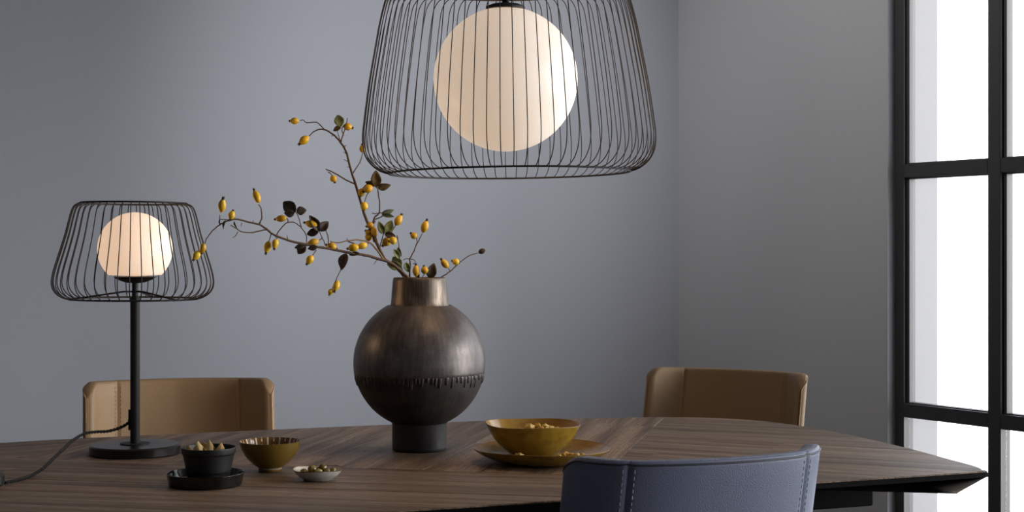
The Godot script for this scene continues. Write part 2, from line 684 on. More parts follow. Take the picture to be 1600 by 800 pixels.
func make_chair(called: String, label: String, leather: Material, piping: Material, thread: Material, at: Vector3, turn: float, group := "") -> Node3D:
	var t := thing(called, label, "chair", at, turn, group)
	var pts := smooth(PLAN, 4)
	var lens := [0.0]
	for k in range(1, pts.size()):
		lens.append(lens[k - 1] + pts[k].distance_to(pts[k - 1]))
	var total: float = lens[lens.size() - 1]
	var seam: float = lens[12]
	var thick := 0.030
	var make := func(from: float, to: float, n: int) -> ArrayMesh:
		var st := begin()
		var cols := []
		for k in n + 1:
			var x := lerpf(from, to, float(k) / n)
			# gather slices close to both ends
			var f := 0.5 - 0.5 * cos(PI * float(k) / n)
			x = lerpf(from, to, f)
			cols.append(shell_slice(x, pts, lens, seam, thick))
		grid(st, cols)
		for e in [0, cols.size() - 1]:
			var c: PackedVector3Array = cols[e]
			for i in c.size() / 2:
				var j := c.size() - 1 - i
				if j - 1 > i:
					for q in [[c[i], c[i + 1], c[j]], [c[i + 1], c[j - 1], c[j]]]:
						if e == 0:
							tri(st, q[0], q[2], q[1])
						else:
							tri(st, q[0], q[1], q[2])
		return done(st)
	part("back_panel", make.call(-seam, seam, 28), leather, t)
	part("side_wing", make.call(seam, total, 24), leather, t)
	part("side_wing", make.call(-total, -seam, 24), leather, t)
	# piping on both edges of the top
	for side in [13]:
		var line := []
		for k in 61:
			var sl := shell_slice(lerpf(-total, total, 0.5 - 0.5 * cos(PI * k / 60.0)), pts, lens, seam, thick)
			if k == 0 or k == 60:
				for i in range(4):
					var row := 3 * i + 1 if k == 0 else 10 - 3 * i
					line.append(sl[row] if side == 13 else sl[32 - row])
			line.append(sl[side])
		part("piping", tube_mesh(line, 0.0019, 0.0019, 6), piping, t)
	# stitches along the seams and in the middle of the top band and under the top edge
	var stitches := begin()
	for sg in [-1.0, 1.0]:
		for off in [-0.009, 0.009]:
			for inside in [false, true]:
				for k in 34:
					var sl := shell_slice(sg * (seam + off), pts, lens, seam, thick)
					var f := 11.9 - k * 0.3
					var i := int(f)
					if i < 1:
						continue
					var a: Vector3 = sl[i].lerp(sl[i + 1], f - i) if not inside else sl[32 - i].lerp(sl[31 - i], f - i)
					var dir: Vector3 = (sl[i] - sl[i - 1]).normalized()
					box(stitches, Transform3D(Basis.looking_at(dir, Vector3.BACK), a), Vector3(0.0016, 0.0022, 0.0062), 0.0006)
	for k in 150:
		var x := lerpf(-total * 0.97, total * 0.97, (k + 0.5) / 150.0)
		var sl := shell_slice(x, pts, lens, seam, thick)
		var nx := shell_slice(x + 0.002, pts, lens, seam, thick)
		box(stitches, Transform3D(Basis.looking_at((nx[15] - sl[15]).normalized(), Vector3.UP), sl[15]), Vector3(0.0014, 0.0014, 0.0024), 0.0005)
	part("stitching", done(stitches), thread, t)
	# seat cushion, frame and legs
	var seat := begin()
	var rows := []
	for l in [[0.0, 0.0], [0.94, 0.0], [1.0, 0.015], [1.0, 0.055], [0.97, 0.08], [0.85, 0.088], [0.0, 0.092]]:
		var row := PackedVector3Array()
		for k in 49:
			var a := TAU * (k % 48) / 48
			var c := Vector2(signf(sin(a)) * pow(absf(sin(a)), 0.42) * 0.205, signf(cos(a)) * pow(absf(cos(a)), 0.42) * 0.215)
			row.append(Vector3(c.x * l[0], SEAT - 0.085 + l[1], c.y * l[0] - 0.035))
		rows.append(row)
	grid(seat, rows)
	part("seat", done(seat), leather, t)
	part("seat_frame", box_mesh(Vector3(0.36, 0.03, 0.36), 0.004, Vector3(0, SEAT - 0.101, -0.03)), M.steel, t)
	for sx in [-1.0, 1.0]:
		for sz in [-1.0, 1.0]:
			part("leg", tube_mesh([Vector3(sx * 0.15, SEAT - 0.117, sz * 0.15 - 0.03), Vector3(sx * 0.215, 0.0, sz * 0.215 - 0.03)], 0.014, 0.009, 10), M.steel, t)
	return t


# ---------------------------------------------------------------- lamps

func wire_cage(t: Node3D, profile: Array, count: int, wire: float, hoop: float, at: Vector3, tilt: float) -> void:
	var pts := smooth(profile, 3)
	var line := []
	for q in pts:
		line.append(Vector3(0, q.y, q.x))
	var m := tube_mesh(line, wire, wire, 5)
	var lean := Basis(Vector3(0, 0, 1), tilt)
	for k in count:
		var o := part("wire", m, M.black_metal, t)
		o.transform = Transform3D(lean * Basis(Vector3.UP, TAU * (k + 0.37) / count), at)
	for e in [0, pts.size() - 1]:
		var o := part("ring", tube_mesh(ring_points(pts[e].x, pts[e].y, 96), hoop, hoop, 6, true), M.black_metal, t)
		o.transform = Transform3D(lean, at)


func globe_light(at: Vector3, energy: float, radius: float, parent: Node3D) -> void:
	var l := OmniLight3D.new()
	l.name = "globe_glow"
	l.light_color = Color(1.0, 0.80, 0.58)
	l.light_energy = energy
	l.light_size = radius * 0.8
	l.omni_range = 12.0
	l.omni_attenuation = 2.0
	l.shadow_enabled = true
	parent.add_child(l)
	l.position = at


func make_table_lamp() -> void:
	var d := 3.262
	var s := d / FOCAL
	var at := px(211.0, 708.5, d)
	at.y = TOP
	var t := thing("table_lamp", "black table lamp with a round marble foot and glowing globe inside a wire shade", "lamp", at)
	var h := func(y: float) -> float: return EYE - (y - HORIZON) / FOCAL * d - TOP
	part("foot", lathe([[Vector2(0, 0.0004), Vector2(0.0925, 0.0004), Vector2(0.0945, 0.002)], [Vector2(0.0945, 0.002), Vector2(0.095, 0.0175)], [Vector2(0.095, 0.0175), Vector2(0.0925, 0.0204)], [Vector2(0.0925, 0.0204), Vector2(0, 0.0204)]], 64), M.marble, t).set_meta("label", "black marble disc foot")
	part("collar", lathe([[Vector2(0.031, 0.0205), Vector2(0.031, 0.0225)], [Vector2(0.031, 0.0225), Vector2(0, 0.0225)]], 40), M.black_metal, t)
	var top: float = h.call(440.0)
	part("stem", lathe([[Vector2(0.0100, 0.0226), Vector2(0.0100, h.call(466.0) as float)], [Vector2(0.0100, h.call(466.0) as float), Vector2(0.0064, h.call(462.0) as float)], [Vector2(0.0064, h.call(462.0) as float), Vector2(0.0064, top)]], 24), M.black_metal, t)
	part("globe_cup", lathe([[Vector2(0.0, top - 0.004), Vector2(0.02, top - 0.002), Vector2(0.036, top + 0.004), Vector2(0.0455, top + 0.0105)], [Vector2(0.0455, top + 0.0105), Vector2(0.0, top + 0.0112)]], 40), M.black_metal, t)
	var r := 57.3 * s
	var gy: float = h.call(389.0)
	var prof := []
	for k in 33:
		var a := -PI / 2 + PI * k / 32.0
		var q := Vector2(r * cos(a), gy + r * sin(a))
		if q.y > top + 0.0112:
			prof.append(q)
	prof.push_front(Vector2(0.0, top + 0.0113))
	part("globe", lathe([prof], 64), M.globe_small, t).set_meta("label", "glowing white glass globe")
	globe_light(Vector3(0, gy, 0), 0.035, r, t)
	var profile := []
	for q in [[81, 317.5], [90, 322.5], [95.5, 335], [103, 365], [112, 395], [120, 421], [123.5, 440], [121, 452], [114, 460.5], [105, 465.5], [98, 467]]:
		profile.append(Vector2(q[0] * s, h.call(float(q[1])) as float))
	wire_cage(t, profile, 44, 0.00115, 0.0022, Vector3(-3.5 * s, 0, 0), -0.004)
	# three arms that carry the shade
	for k in 3:
		var a := TAU * (k / 3.0) + 0.95
		var dir := Vector3(sin(a), 0, cos(a))
		var end := Vector3(-3.5 * s, 0, 0) + dir * 98.0 * s
		part("shade_arm", tube_mesh([Vector3(0, h.call(455.5) as float, 0) + dir * 0.006, Vector3(0, h.call(455.5) as float, 0) + dir * 0.024, Vector3(end.x, h.call(467.0) as float, end.z)], 0.0021, 0.0021, 6), M.black_metal, t)
	# twisted cable with its clip and switch
	part("cable_clip", box_mesh(Vector3(0.004, 0.044, 0.006), 0.001, Vector3(-0.0118, h.call(656.0) as float, 0.0)), M.black_metal, t)
	var path := []
	for q in [[203.5, 655, 3.262], [199, 662, 3.262], [186, 669, 3.26], [168, 674, 3.25], [150, 675, 3.23], [132, 678, 3.20], [114, 688, 3.15], [98, 703, 3.08], [82, 718, 3.02], [66, 733, 2.955]]:
		path.append(px(q[0], q[1], q[2]) - at)
	for q in [[50, 742.5], [32, 749], [8, 754.5]]:
		var dd: float = (EYE - TOP - 0.0046) * FOCAL / (q[1] - HORIZON)
		path.append(px(q[0], q[1], dd) - at)
	var fine := smooth(path, 24)
	for k in 2:
		var strand := []
		var run := 0.0
		for i in fine.size():
			var tan_: Vector3 = (fine[mini(i + 1, fine.size() - 1)] - fine[maxi(i - 1, 0)]).normalized()
			if i > 0:
				run += fine[i].distance_to(fine[i - 1])
			var n1 := tan_.cross(Vector3.UP).normalized()
			var n2 := tan_.cross(n1)
			var a := run * 420.0 + PI * k
			strand.append(fine[i] + (n1 * cos(a) + n2 * sin(a)) * 0.0017)
		part("cable_strand", tube_mesh(strand, 0.0019, 0.0019, 6), M.cable, t)
	var sw: Vector3 = path[path.size() - 1]
	part("cable_switch", box_mesh(Vector3(0.062, 0.023, 0.026), 0.004, Vector3(sw.x - 0.03, 0.0120, sw.z + 0.014)), M.black_plastic, t)


func make_pendant() -> void:
	var d := 3.2
	var s := d / FOCAL
	var at := px(790.0, 124.0, d)
	var t := thing("pendant_lamp", "large wire pendant lamp hanging over the table with a big glowing white globe inside", "lamp", at)
	var h := func(y: float) -> float: return (124.0 - y) * s
	var r := 112.5 * s
	var cap := r * 0.965
	var prof := [Vector2(0.0, -r)]
	for k in range(1, 40):
		var a := -PI / 2 + PI * k / 40.0
		if r * sin(a) < cap:
			prof.append(Vector2(r * cos(a), r * sin(a)))
	prof.append(Vector2(0.0, cap))
	part("globe", lathe([prof], 96), M.globe_large, t).set_meta("label", "large glowing white glass globe")
	globe_light(Vector3.ZERO, 0.12, r, t)
	part("globe_cap", lathe([[Vector2(0.0, cap + 0.0005), Vector2(0.040, cap + 0.0005)], [Vector2(0.040, cap + 0.0005), Vector2(0.041, cap + 0.006), Vector2(0.030, cap + 0.011)], [Vector2(0.030, cap + 0.011), Vector2(0.0, cap + 0.013)]], 40), M.black_metal, t)
	var ring_y: float = h.call(-25.0)
	part("rod", tube_mesh([Vector3(0, cap + 0.012, 0), Vector3(0, ring_y + 0.05, 0)], 0.0075, 0.0075, 16), M.black_metal, t)
	for k in 4:
		var a := TAU * k / 4.0 + 0.5
		part("shade_arm", tube_mesh([Vector3(0, ring_y + 0.02, 0), Vector3(0.158 / 0.158 * sin(a) * 158.0 * s, ring_y, cos(a) * 158.0 * s)], 0.0022, 0.0022, 6), M.black_metal, t)
	part("cord", tube_mesh([Vector3(0, ring_y + 0.05, 0), Vector3(0, ROOM_H - at.y - 0.025, 0)], 0.003, 0.003, 8), M.cable, t)
	part("ceiling_rose", lathe([[Vector2(0.0, ROOM_H - at.y - 0.03), Vector2(0.055, ROOM_H - at.y - 0.03), Vector2(0.06, ROOM_H - at.y - 0.025)], [Vector2(0.06, ROOM_H - at.y - 0.025), Vector2(0.06, ROOM_H - at.y - 0.0005)]], 32), M.black_metal, t)
	var profile := []
	for q in [[158, -25], [174, -20.5], [185, -11], [191, 2], [200, 37], [206, 68], [217.5, 130], [226, 190], [228.5, 216], [226, 238], [217, 254], [203, 265], [188, 270]]:
		profile.append(Vector2(q[0] * s, h.call(float(q[1])) as float))
	wire_cage(t, profile, 74, 0.00105, 0.0022, Vector3(4.5 * s, 0, 0), 0.012)


# ---------------------------------------------------------------- vase and branches

const VASE_D := 3.32
var vase_at := Vector3.ZERO


func vase_r(y: float) -> float:
	# radius in pixels of the photograph at a row
	return sqrt(maxf(0.0, 102.4 * 102.4 - (y - 566.5) * (y - 566.5)))


func make_vase() -> void:
	var s := VASE_D / FOCAL
	vase_at = px(655.5, 703.0, VASE_D)
	vase_at.y = TOP
	var h := func(y: float) -> float: return (703.0 - y) * s
	var t := thing("vase", "large round dark bronze glazed ceramic vase with a band of glaze drips holding rosehip branches", "vase", vase_at)
	part("foot", lathe([[Vector2(0, 0.0004), Vector2(40.5 * s, 0.0004)], [Vector2(40.5 * s, 0.0004), Vector2(42.2 * s, 2.0 * s), Vector2(42.8 * s, 6 * s), Vector2(42.8 * s, h.call(662.0) as float), Vector2(44.0 * s, h.call(659.5) as float)]], 64), M.vase_foot, t)
	var low := []
	for k in 25:
		var y := lerpf(659.0, 581.0, k / 24.0)
		low.append(Vector2(vase_r(y) * s, h.call(y) as float))
	part("lower_body", lathe([low], 96), M.vase_dark, t).set_meta("label", "darker unglazed lower half")
	var up := []
	for k in 27:
		var y := lerpf(582.5, 477.0, k / 26.0)
		up.append(Vector2((vase_r(y) + 0.7) * s, h.call(y) as float))
	up.push_front(Vector2(vase_r(583.5) * s, h.call(583.5) as float))
	part("upper_body", lathe([up], 96), M.vase_glaze, t).set_meta("label", "streaked metallic upper half")
	var inner := (44.0 - 6.0) * s
	part("neck", lathe([[Vector2(46.5 * s, h.call(477.5) as float), Vector2(44.8 * s, h.call(474.0) as float), Vector2(43.8 * s, h.call(462.0) as float), Vector2(42.0 * s, h.call(440.0) as float), Vector2(41.2 * s, h.call(435.2) as float), Vector2(40.0 * s, h.call(433.4) as float), Vector2(37.5 * s, h.call(433.4) as float), Vector2(36.2 * s, h.call(436.0) as float), Vector2(inner, h.call(470.0) as float), Vector2(inner, h.call(500.0) as float)]], 64), M.vase_neck, t)
	# thick runs of glaze that stop on the belly
	var st := begin()
	var a := 0.0
	while a < TAU - 0.05:
		var wpx := rng.randf_range(3.6, 7.0)
		var drop := rng.randf_range(6.0, 21.0)
		var rows := []
		for i in 9:
			var f := i / 8.0
			var y := lerpf(579.5, 584.0 + drop, f)
			var row := PackedVector3Array()
			for j in 7:
				var g := j / 6.0 * 2.0 - 1.0
				var half_w := wpx * (1.0 if f < 0.72 else sqrt(maxf(0.0, 1.0 - pow((f - 0.72) / 0.28, 2.0)))) / 2.0
				half_w *= 1.0 + 0.25 * sin(f * 5.0)
				var swell := (0.35 + 0.65 * f) * 2.5 * sqrt(maxf(0.0, 1.0 - g * g)) * (1.0 if f < 0.99 else 0.0) * smoothstep(0.0, 0.25, f)
				var rr := (vase_r(y) - 0.6 + swell) * s
				var ang := a + g * half_w / 102.0
				row.append(Vector3(rr * sin(ang), h.call(y) as float, rr * cos(ang)))
			rows.push_front(row)
		grid(st, rows)
		a += (wpx * rng.randf_range(0.95, 1.9)) / 102.0
	part("glaze_drips", done(st), M.vase_drip, t).set_meta("label", "raised drips of glaze round the belly")


var hip_body: ArrayMesh
var hip_tip: ArrayMesh
var leaf_mesh: Array = []


func make_branch_pieces() -> void:
	var prof := []
	for k in 13:
		var f := k / 12.0
		prof.append(Vector2(0.5 * pow(sin(PI * clampf(f, 0.0, 1.0)), 0.62) * (1.0 - 0.16 * (f - 0.4)), f - 0.5))
	hip_body = lathe([prof], 18)
	# the dry crown at the tip: a short cup with five ragged sepals
	var st := begin()
	grid(st, lathe_rows([Vector2(0.0, 0.42), Vector2(0.19, 0.43), Vector2(0.15, 0.50), Vector2(0.17, 0.56), Vector2(0.0, 0.53)], 10))
	for k in 5:
		var a := TAU * k / 5.0
		var o := Vector3(sin(a), 0, cos(a))
		var c := Vector3(cos(a), 0, -sin(a))
		out_tri(st, o * 0.13 + c * 0.08 + Vector3(0, 0.5, 0), o * 0.13 - c * 0.08 + Vector3(0, 0.5, 0), o * 0.2 + Vector3(0, 0.66, 0), Vector3.ZERO)
	hip_tip = done(st)
	for v in 3:
		leaf_mesh.append(make_leaf(v))


func lathe_rows(p: Array, segs: int) -> Array:
	var rows := []
	for q in p:
		var row := PackedVector3Array()
		for k in segs + 1:
			var a := TAU * (k % segs) / segs
			row.append(Vector3(q.x * sin(a), q.y, q.x * cos(a)))
		rows.append(row)
	return rows


# a leaf of length 1 along y, facing z, folded on its midrib, with toothed edges; thin but closed
func make_leaf(v: int) -> ArrayMesh:
	var st := begin()
	var faces := []
	for side in [1.0, -1.0]:
		var rows := []
		for i in 13:
			var f := i / 12.0
			var w := 0.36 * pow(sin(PI * pow(f, 0.85)), 0.8) + 0.004
			if i % 2 == 1:
				w *= 1.06
			var row := PackedVector3Array()
			for j in 7:
				var g := j / 6.0 * 2.0 - 1.0
				var z := 0.16 * absf(g) * w * 2.0 * (1.0 + 0.3 * v) - (0.25 + 0.1 * v) * f * f * 0.6 + 0.02 * sin(f * 9.0 + g * 3.0)
				row.append(Vector3(g * w, f, z + side * 0.006))
			rows.append(row)
		faces.append(rows)
	grid(st, faces[0])
	var back := []
	for row in faces[1]:
		var r := PackedVector3Array(row)
		r.reverse()
		back.append(r)
	grid(st, back)
	for e in [0, 6]:
		var rows := []
		for i in 13:
			var p := PackedVector3Array([faces[1][i][e], faces[0][i][e]])
			if e == 6:
				p.reverse()
			rows.append(p)
		grid(st, rows)
	return done(st)


func flat_dir(deg: float, depth: float) -> Vector3:
	return Vector3(cos(deg_to_rad(deg)), sin(deg_to_rad(deg)), depth).normalized()


func frame_for(y_axis: Vector3, facing: Vector3) -> Basis:
	var y := y_axis.normalized()
	var x := y.cross(facing).normalized()
	return Basis(x, y, x.cross(y))


var depth_of: Callable


func stem(t: Node3D, called: String, pts: Array, r0: float, r1: float, material: Material) -> void:
	var line := []
	for q in pts:
		line.append(px(q[0], q[1], depth_of.call(q[0], q[1])) - t.position)
	var fine := smooth(line, 4)
	for k in range(1, fine.size() - 1):
		fine[k] += Vector3(rng.randf_range(-1, 1), rng.randf_range(-1, 1), rng.randf_range(-1, 1)) * 0.0006
	part(called, tube_mesh(fine, r0, r1, 7), material, t)


# rosehips: [x, y, length, width, direction of the tip, x and y of where the stalk leaves the twig]
func hips(t: Node3D, list: Array) -> void:
	for q in list:
		var d: float = depth_of.call(q[0], q[1]) + rng.randf_range(-0.012, 0.012)
		var s := d / FOCAL
		var dir := flat_dir(q[4], rng.randf_range(-0.25, 0.35))
		var c := px(q[0], q[1], d) - t.position
		var o := part("rosehip", hip_body, M["hip_%d" % rng.randi_range(0, 2)], t)
		var b := frame_for(dir, Vector3(0, 0, 1))
		o.transform = Transform3D(b * Basis.from_scale(Vector3(q[3] * s, q[2] * s, q[3] * s)), c)
		var tip := part("calyx", hip_tip, M.calyx, o)
		tip.set_meta("label", "dry brown tip")
		if q.size() > 6:
			var foot: Vector3 = c - dir * q[2] * s * 0.47
			var from := px(q[5], q[6], depth_of.call(q[5], q[6])) - t.position
			var mid: Vector3 = (foot + from) / 2.0 - dir * foot.distance_to(from) * 0.18
			part("stalk", tube_mesh(smooth([from, mid, foot], 5), 0.0013, 0.0009, 6), M.twig, t)


# leaves: [x, y of the base, length, direction, shape, material, width over length]
func leaves(t: Node3D, list: Array) -> void:
	for q in list:
		var d: float = depth_of.call(q[0], q[1]) - 0.006
		var s := d / FOCAL
		var dir := flat_dir(q[3], rng.randf_range(-0.15, 0.3))
		var facing := Vector3(rng.randf_range(-0.35, 0.35), rng.randf_range(-0.2, 0.3), 1.0)
		var o := part("leaf", leaf_mesh[q[4]], M[q[5]], t)
		o.transform = Transform3D(frame_for(dir, facing) * Basis.from_scale(Vector3(q[6] / 0.72, 1, 1) * q[2] * s), px(q[0], q[1], d) - t.position)


func thorns(t: Node3D, list: Array) -> void:
	for q in list:
		var from := px(q[0], q[1], depth_of.call(q[0], q[1])) - t.position
		part("thorn", tube_mesh([from, from + flat_dir(q[2], 0.2) * q[3] * 0.00138], 0.0012, 0.0004, 5), M.twig, t)


func make_branches() -> void:
	make_branch_pieces()
	var base := vase_at + Vector3(0, 0.30, 0)
	# the tall branch
	depth_of = func(x: float, y: float) -> float: return VASE_D + 0.055 * clampf((440.0 - y) / 250.0, -0.3, 1.0)
	var t := thing("rosehip_branch", "tall upright rosehip branch rising from the vase to the left of the hanging lamp", "branch", base, 0.0, "rosehip branches in the vase")
	stem(t, "stem", [[644, 470], [632, 432], [612, 413], [600, 404], [588, 378], [574, 348], [565, 320], [556, 288], [548, 265], [542, 240], [532, 222], [520, 210], [507, 202.5], [498, 202.5], [490, 206], [483, 212]], 0.0042, 0.0011, M.bark)
	stem(t, "twig", [[507, 202.5], [498, 193], [491, 191], [480, 192], [474, 188], [469, 188]], 0.0013, 0.0009, M.twig)
	stem(t, "twig", [[533, 222], [538, 204], [541, 195], [543, 184]], 0.0015, 0.0008, M.twig)
	stem(t, "twig", [[532, 221], [529, 212], [527, 204]], 0.0010, 0.0007, M.twig)
	stem(t, "twig", [[551.7, 270.5], [562, 254], [567, 239]], 0.0014, 0.0009, M.twig)
	stem(t, "twig", [[555, 288], [540, 280.6], [524, 271], [516, 267.5], [509, 264]], 0.0017, 0.0012, M.twig)
	stem(t, "twig", [[583, 367], [583.4, 347], [587, 338], [593, 331], [592, 307], [590.5, 295]], 0.0021, 0.0013, M.bark)
	stem(t, "twig", [[586, 343], [596, 339], [597, 333], [588, 334], [581, 333]], 0.0013, 0.0009, M.twig)
	stem(t, "twig", [[590.5, 296], [587, 289], [583, 287], [579, 290]], 0.0011, 0.0008, M.twig)
	stem(t, "twig", [[591, 392], [595, 381], [599, 366], [600, 362]], 0.0014, 0.0009, M.twig)
	thorns(t, [[537, 229, 20, 6], [541, 240, 150, 6], [543, 252, 155, 7], [546, 261, 180, 4], [520, 210, 250, 4], [583, 372, 60, 5]])
	hips(t, [[460, 189, 15, 11, 180], [475, 219, 20, 13, 222], [543.5, 198, 15, 12, 345, 537, 211], [566, 232.5, 13, 9, 95], [521, 279.5, 12, 11, 292, 513, 269],
		[564.5, 301, 15, 12, 250, 574, 288], [575, 295, 17, 13, 215, 588, 293], [569, 322.5, 15, 12, 265, 577, 300], [578, 352, 12, 11, 200, 586, 345], [575.6, 363, 11, 11, 150, 585, 370], [584.6, 362, 18, 11, 110, 590, 380], [576, 371, 12, 12, 255, 584, 378],
		[604, 378, 17, 14, 225, 618, 370], [614, 376, 13, 13, 190, 620, 370], [622.6, 344, 20, 12, 62, 612, 362]])
	leaves(t, [[533, 198, 21, 108, 0, "leaf_green", 0.72], [533, 199, 14, 200, 1, "leaf_autumn", 0.6], [588.5, 292, 26, 92, 0, "leaf_autumn", 0.62], [590, 293, 21, 8, 1, "leaf_autumn", 0.55], [589, 290, 20, 162, 2, "leaf_brown", 0.4],
		[596, 334, 21, 16, 2, "leaf_dark_green", 0.4], [597, 336, 19, -6, 1, "leaf_dark_green", 0.36], [600, 366, 22, 112, 0, "leaf_green", 0.5], [603, 365, 23, 66, 0, "leaf_green", 0.62], [601, 366, 17, -8, 1, "leaf_brown", 0.6]])
	# the long branch to the left
	depth_of = func(x: float, y: float) -> float: return VASE_D - 0.03 - 0.20 * clampf((640.0 - x) / 330.0, -0.15, 1.05)
	t = thing("rosehip_branch", "long rosehip branch reaching left from the vase to the wire shade of the table lamp", "branch", base, 0.0, "rosehip branches in the vase")
	stem(t, "stem", [[650, 470], [640, 438], [628, 425], [614, 413], [600, 407], [576, 400], [552, 396], [520, 390], [488, 384], [460, 378], [440, 372], [424, 364], [408, 352], [388, 347], [372, 343], [360, 344], [346, 350], [332, 361], [323, 373], [319, 383]], 0.0038, 0.0010, M.bark)
	stem(t, "side_stem", [[600, 407], [595, 399], [587, 388], [576, 378], [560, 375], [544, 376], [528, 379], [516, 377]], 0.0024, 0.0011, M.pale_bark)
	stem(t, "twig", [[424, 364], [416, 359], [396, 363], [378, 362], [368, 356], [360, 352]], 0.0016, 0.0010, M.twig)
	stem(t, "twig", [[372, 362], [368, 368], [364, 371]], 0.0009, 0.0007, M.twig)
	stem(t, "twig", [[405, 350], [409, 340], [408, 326], [404, 319]], 0.0017, 0.0010, M.twig)
	stem(t, "twig", [[358, 344], [352, 343], [344, 342], [343.5, 336]], 0.0010, 0.0008, M.twig)
	stem(t, "twig", [[430.6, 371], [437, 359], [447, 349], [458, 347], [469, 354], [478, 366], [479, 381]], 0.0013, 0.0010, M.twig)
	stem(t, "twig", [[471, 355], [467, 341], [463, 332]], 0.0012, 0.0009, M.twig)
	stem(t, "twig", [[509, 384], [503, 370], [498.6, 361]], 0.0012, 0.0009, M.twig)
	stem(t, "twig", [[514, 384], [512, 367], [506, 356], [498, 351]], 0.0012, 0.0009, M.twig)
	stem(t, "twig", [[538, 397], [538, 408], [533, 421], [527, 433], [525, 438]], 0.0012, 0.0009, M.twig)
	stem(t, "twig", [[352, 343], [350, 352], [349, 358]], 0.0011, 0.0007, M.twig)
	thorns(t, [[450, 375, 100, 8], [590, 405, 235, 10], [585, 403, 190, 5], [545, 378, 120, 7], [378, 348, 260, 6], [395, 349, 80, 5]])
	hips(t, [[317, 388, 17, 10, 255], [307, 399, 18, 12, 240, 319, 385], [347, 321, 24, 13, 78], [362, 336, 15, 11, 75, 358, 343], [401, 307, 23, 12, 112], [418, 386, 21, 12, 258, 424, 365], [430, 381, 17, 11, 262, 436, 371],
		[439, 341.5, 19, 11, 187, 450, 348], [486, 350, 21, 12, 168, 500, 352], [489, 379, 20, 12, 200, 503, 372], [518, 385, 17, 13, 165, 528, 391], [484, 406, 17, 12, 238, 494, 391], [525.6, 446.6, 19, 11, 253], [516.7, 456, 11, 9, 245, 525, 438], [552, 387, 18, 13, 190, 545, 378], [566, 384, 17, 11, 195, 576, 379]])
	leaves(t, [[462, 332, 27, 140, 0, "leaf_brown", 0.72], [463, 331, 16, 12, 1, "leaf_brown", 0.85], [460, 334, 16, 178, 1, "leaf_brown", 0.7], [498, 361, 28, 116, 2, "leaf_brown", 0.5], [499, 361, 21, 48, 1, "leaf_brown", 0.68], [498, 362, 20, 190, 0, "leaf_brown", 0.62],
		[477, 383, 18, 228, 0, "leaf_umber", 0.85], [476, 384, 16, 190, 2, "leaf_umber", 0.5], [496, 386, 15, 190, 1, "leaf_brown", 0.6], [541, 396, 27, 252, 0, "leaf_umber", 0.6], [562, 396, 17, 186, 2, "leaf_brown", 0.4],
		[357, 344, 12, 15, 2, "leaf_green", 0.25], [352, 344, 13, 250, 2, "leaf_green", 0.28], [366, 346, 13, 290, 2, "leaf_green", 0.22], [344, 341, 12, 262, 2, "leaf_brown", 0.2]])
	# short sprigs on the right of the mouth
	depth_of = func(x: float, _y: float) -> float: return VASE_D - 0.012 + 0.02 * (x - 640.0) / 60.0
	t = thing("rosehip_sprig", "short upright rosehip sprig with one tall hip at the middle of the vase mouth", "branch", base, 0.0, "rosehip branches in the vase")
	stem(t, "stem", [[646, 470], [640, 434], [641, 413], [640.5, 405], [646, 394], [651, 382], [657, 371], [660, 365]], 0.0020, 0.0009, M.bark)
	stem(t, "twig", [[640.5, 405], [636, 404], [630, 406]], 0.0012, 0.0008, M.twig)
	stem(t, "twig", [[641, 405], [647, 406], [649, 410], [646, 413]], 0.0010, 0.0007, M.twig)
	stem(t, "twig", [[652, 462], [656, 440], [663, 428]], 0.0011, 0.0009, M.twig)
	hips(t, [[663.7, 354, 21, 12, 72], [646.4, 368, 12, 11, 140, 650, 383], [650, 423, 19, 11, 92, 651, 445], [663.5, 422, 13, 12, 100]])
	leaves(t, [[671, 435, 25, 72, 0, "leaf_brown", 0.62], [655, 434, 13, 120, 2, "leaf_umber", 0.5]])
	t = thing("green_leaf_sprig", "thin rosehip sprig with ragged green leaves at the left of the vase mouth", "branch", base, 0.0, "rosehip branches in the vase")
	stem(t, "stem", [[640, 470], [632, 438], [624, 404], [624, 387], [620.5, 367.5]], 0.0016, 0.0008, M.twig)
	leaves(t, [[626, 419, 22, 125, 0, "leaf_green", 0.75], [627, 418, 23, 165, 2, "leaf_green", 0.6], [633, 410, 17, 292, 1, "leaf_green", 0.6], [624, 404, 17, 118, 1, "leaf_green", 0.55], [622, 386, 16, 285, 2, "leaf_green", 0.4]])
	t = thing("rosehip_sprig", "low rosehip sprig leaning right from the vase mouth, with a shrivelled brown bud", "branch", base, 0.0, "rosehip branches in the vase")
	stem(t, "stem", [[664, 470], [686, 437], [696, 429], [704, 423.5], [713.5, 415], [720, 408.5], [734.5, 399], [748, 395]], 0.0016, 0.0009, M.bark)
	hips(t, [[695, 412, 18, 11, 128, 703.5, 424], [712, 409, 12, 11, 165, 718, 411]])
	var bud := part("bud", hip_body, M.calyx, t)
	bud.set_meta("label", "shrivelled brown bud")
	bud.transform = Transform3D(frame_for(flat_dir(25, 0.1), Vector3(0, 0, 1)) * Basis.from_scale(Vector3(9, 12, 9) * VASE_D / FOCAL), px(753, 392.5, VASE_D) - t.position)


# ---------------------------------------------------------------- tableware

func on_table(x: float, d: float) -> Vector3:
	return Vector3((x - 800.0) / FOCAL * d, TOP, -d)


func bowl_profiles(outer: Array, inner: Array) -> Array:
	return [smooth(outer, 4), smooth(inner, 4)]


